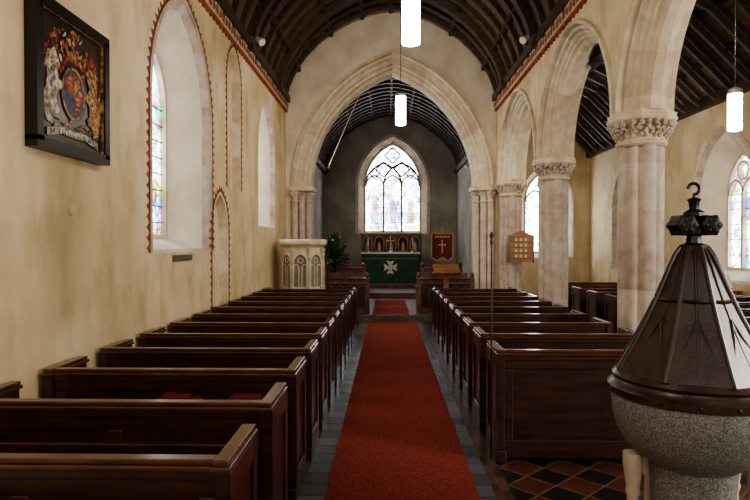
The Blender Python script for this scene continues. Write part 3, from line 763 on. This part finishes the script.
poly(uni,M['pgold']); poly([(.74,.69),(.68,.82),(.765,.70)],M['pgold'])
poly([(.92,.3),(.96,.42),(.92,.53),(.96,.60),(.92,.58),(.89,.5)],M['pgold'])
for k in range(16): ell(.82+rs.uniform(-.07,.06),.45+rs.uniform(-.25,.22),.03,.009,(M['pred'],M['pwhite'])[k%2],8,rs.uniform(0,PI))
poly([(.12,.06),(.32,.10),(.5,.09),(.68,.10),(.88,.06),(.88,.115),(.68,.155),(.5,.145),(.32,.155),(.12,.115)],M['pwhite'])
for k in range(18): ell(.17+.039*k,.105,.008,.016,M['black'],6)
for i in range(24): ell(rs.uniform(.1,.9),rs.uniform(.15,.22),.03,.008,(M['pgold'],M['pground'])[i%2],8,rs.uniform(-.5,.5))
mb.obj('royal_arms_painting')
mb=MB(); mb.tube([(NX,4.3,1.94),(NX+.02,4.3,1.94),(NX+.03,4.3,1.94)],[.04,.04,.025],M['cream'],20); mb.obj('wall_disc',smooth=True)
mb=MB(); mb.box(NX,NX+.02,6.35,6.95,1.50,1.57,M['slate']); mb.box(NX+.02,NX+.023,6.4,6.9,1.52,1.55,M['brass']); mb.obj('memorial_plaque')

# ---------------------------------------------------------------- lamps
def pendant(x,y,zb,zt,name='pendant_lamp'):
    mb=MB(); L_=.44
    mb.lathe([(.045,zb),(.07,zb+.008),(.073,zb+.02),(.073,zb+L_-.02),(.06,zb+L_)],x,y,28,M['lamp'])
    mb.lathe([(.076,zb+L_-.03),(.076,zb+L_+.01),(.06,zb+L_+.03),(.012,zb+L_+.05)],x,y,28,M['metal'])
    mb.tube([(x,y,zb+L_+.04),(x,y,zt)],.005,M['black'],6); mb.lathe([(.04,zt-.03),(.05,zt)],x,y,14,M['black'])
    mb.obj(name,smooth=True)
pendant(.18,4.75,3.26,6.80); pendant(.18,8.6,3.38,6.80); pendant(3.87,6.8,2.95,5.15)
def spotobj(x,y,z,sx):
    mb=MB(); mb.box(*sorted((x,x+sx*.05)),y-.05,y+.05,z-.05,z+.05,M['metal']); mb.tube([(x+sx*.05,y,z),(x+sx*.12,y,z+.02)],.015,M['metal'])
    mb.tube([(x+sx*.10,y+.02,z+.03),(x+sx*.20,y-.06,z-.06)],[.035,.06],M['white'],14); mb.obj('spotlight',smooth=True)
spotobj(NX+.1,9.6,4.95,1); spotobj(AX-.1,9.6,4.95,-1); spotobj(CX-2.35,17,3.9,1); spotobj(CX+2.28,17,3.9,-1)
spotobj(NX+.1,5.2,4.95,1); spotobj(AX-.1,5.2,4.95,-1)  # fixtures added out of view for the extra cornice spots
mb=MB(); mb.tube([(-.72,16.0,5.72),(-1.15,16.0,4.75),(-1.58,16.0,3.75)],.013,M['cream'],6); mb.blob((-1.58,16,3.72),.04,M['brass']); mb.obj('hanging_cable')
mb=MB(); mb.box(5.62,5.95,10.2,10.9,.86,.90,M['lightwood'])
for x in (5.63,5.90):
    for y in (10.22,10.84): mb.box(x,x+.04,y,y+.04,0,.86,M['lightwood'])
mb.beam((5.78,10.4,.92),(5.78,10.55,1.15),.28,.01,M['white']); mb.obj('literature_table')

# ---------------------------------------------------------------- lights
def area(name,loc,rot,sx,sy,e,col):
    l=bpy.data.lights.new(name,'AREA'); l.shape='RECTANGLE'; l.size=sx; l.size_y=sy; l.energy=e; l.color=col
    o=bpy.data.objects.new(name,l); o.location=loc; o.rotation_euler=rot; S.collection.objects.link(o); return o
WARM=(1,.88,.70)
area('west_fill_light',(.2,-2.9,4.0),(math.radians(72),0,0),2.0,2.0,60,(1,.90,.78))  # fill added behind the camera; the west end is open, without a window
area('south_fill_light',(5.9,2.0,2.6),(0,math.radians(90),0),1.5,1.2,150,(1,.92,.80))  # fill added out of view, in front of the nearest south window
area('south_fill_light',(5.9,-1.0,2.6),(0,math.radians(90),0),1.5,1.2,80,(1,.92,.80))  # fill added out of view; plain wall here, no window
area('chancel_fill_light',(CX-2.3,15.0,3.2),(0,math.radians(-90),0),1.4,.8,60,(1,.95,.88))  # fill added out of sight behind the arch; this wall has no window
def spot(loc,tgt,e,size=100,rad=.05,col=WARM):
    l=bpy.data.lights.new('spot_or_fill','SPOT'); l.energy=e; l.spot_size=math.radians(size); l.spot_blend=.9; l.shadow_soft_size=rad; l.color=col
    o=bpy.data.objects.new('spot_or_fill',l); o.location=loc; d=Vector(tgt)-Vector(loc); o.rotation_euler=d.to_track_quat('-Z','Y').to_euler(); S.collection.objects.link(o)
for y,e1,e2 in ((.8,70,110),(5.2,150,130),(9.6,190,130)):  # cornice spots; the pairs nearer the camera are added, out of view
    spot((AX-.36,y,4.82),(NX,y+1.8,2.0),e1)
    spot((NX+.36,y,4.82),(AX,y+1.8,2.0),e2)
spot((0.1,9.0,6.3),(.1,13.5,4.2),130,110)  # spot without a fixture, aimed at the chancel arch wall
spot((AXB+.3,9.5,4.2),(5.5,15,2.0),170,120); spot((AXB+.3,6.2,4.2),(6,10,2.4),110,110)  # fill spots added to brighten the aisle's south and east walls
w=bpy.data.worlds.new('World'); S.world=w; w.use_nodes=True
w.node_tree.nodes['Background'].inputs[0].default_value=(1,.92,.8,1); w.node_tree.nodes['Background'].inputs[1].default_value=.38

cam=bpy.data.cameras.new('Camera'); cam.sensor_width=36; cam.lens=28.8; cam.clip_end=200
co=bpy.data.objects.new('Camera',cam); co.location=(0,0,1.7); co.rotation_euler=(math.radians(90-.67),0,math.radians(1.24)); S.collection.objects.link(co); S.camera=co
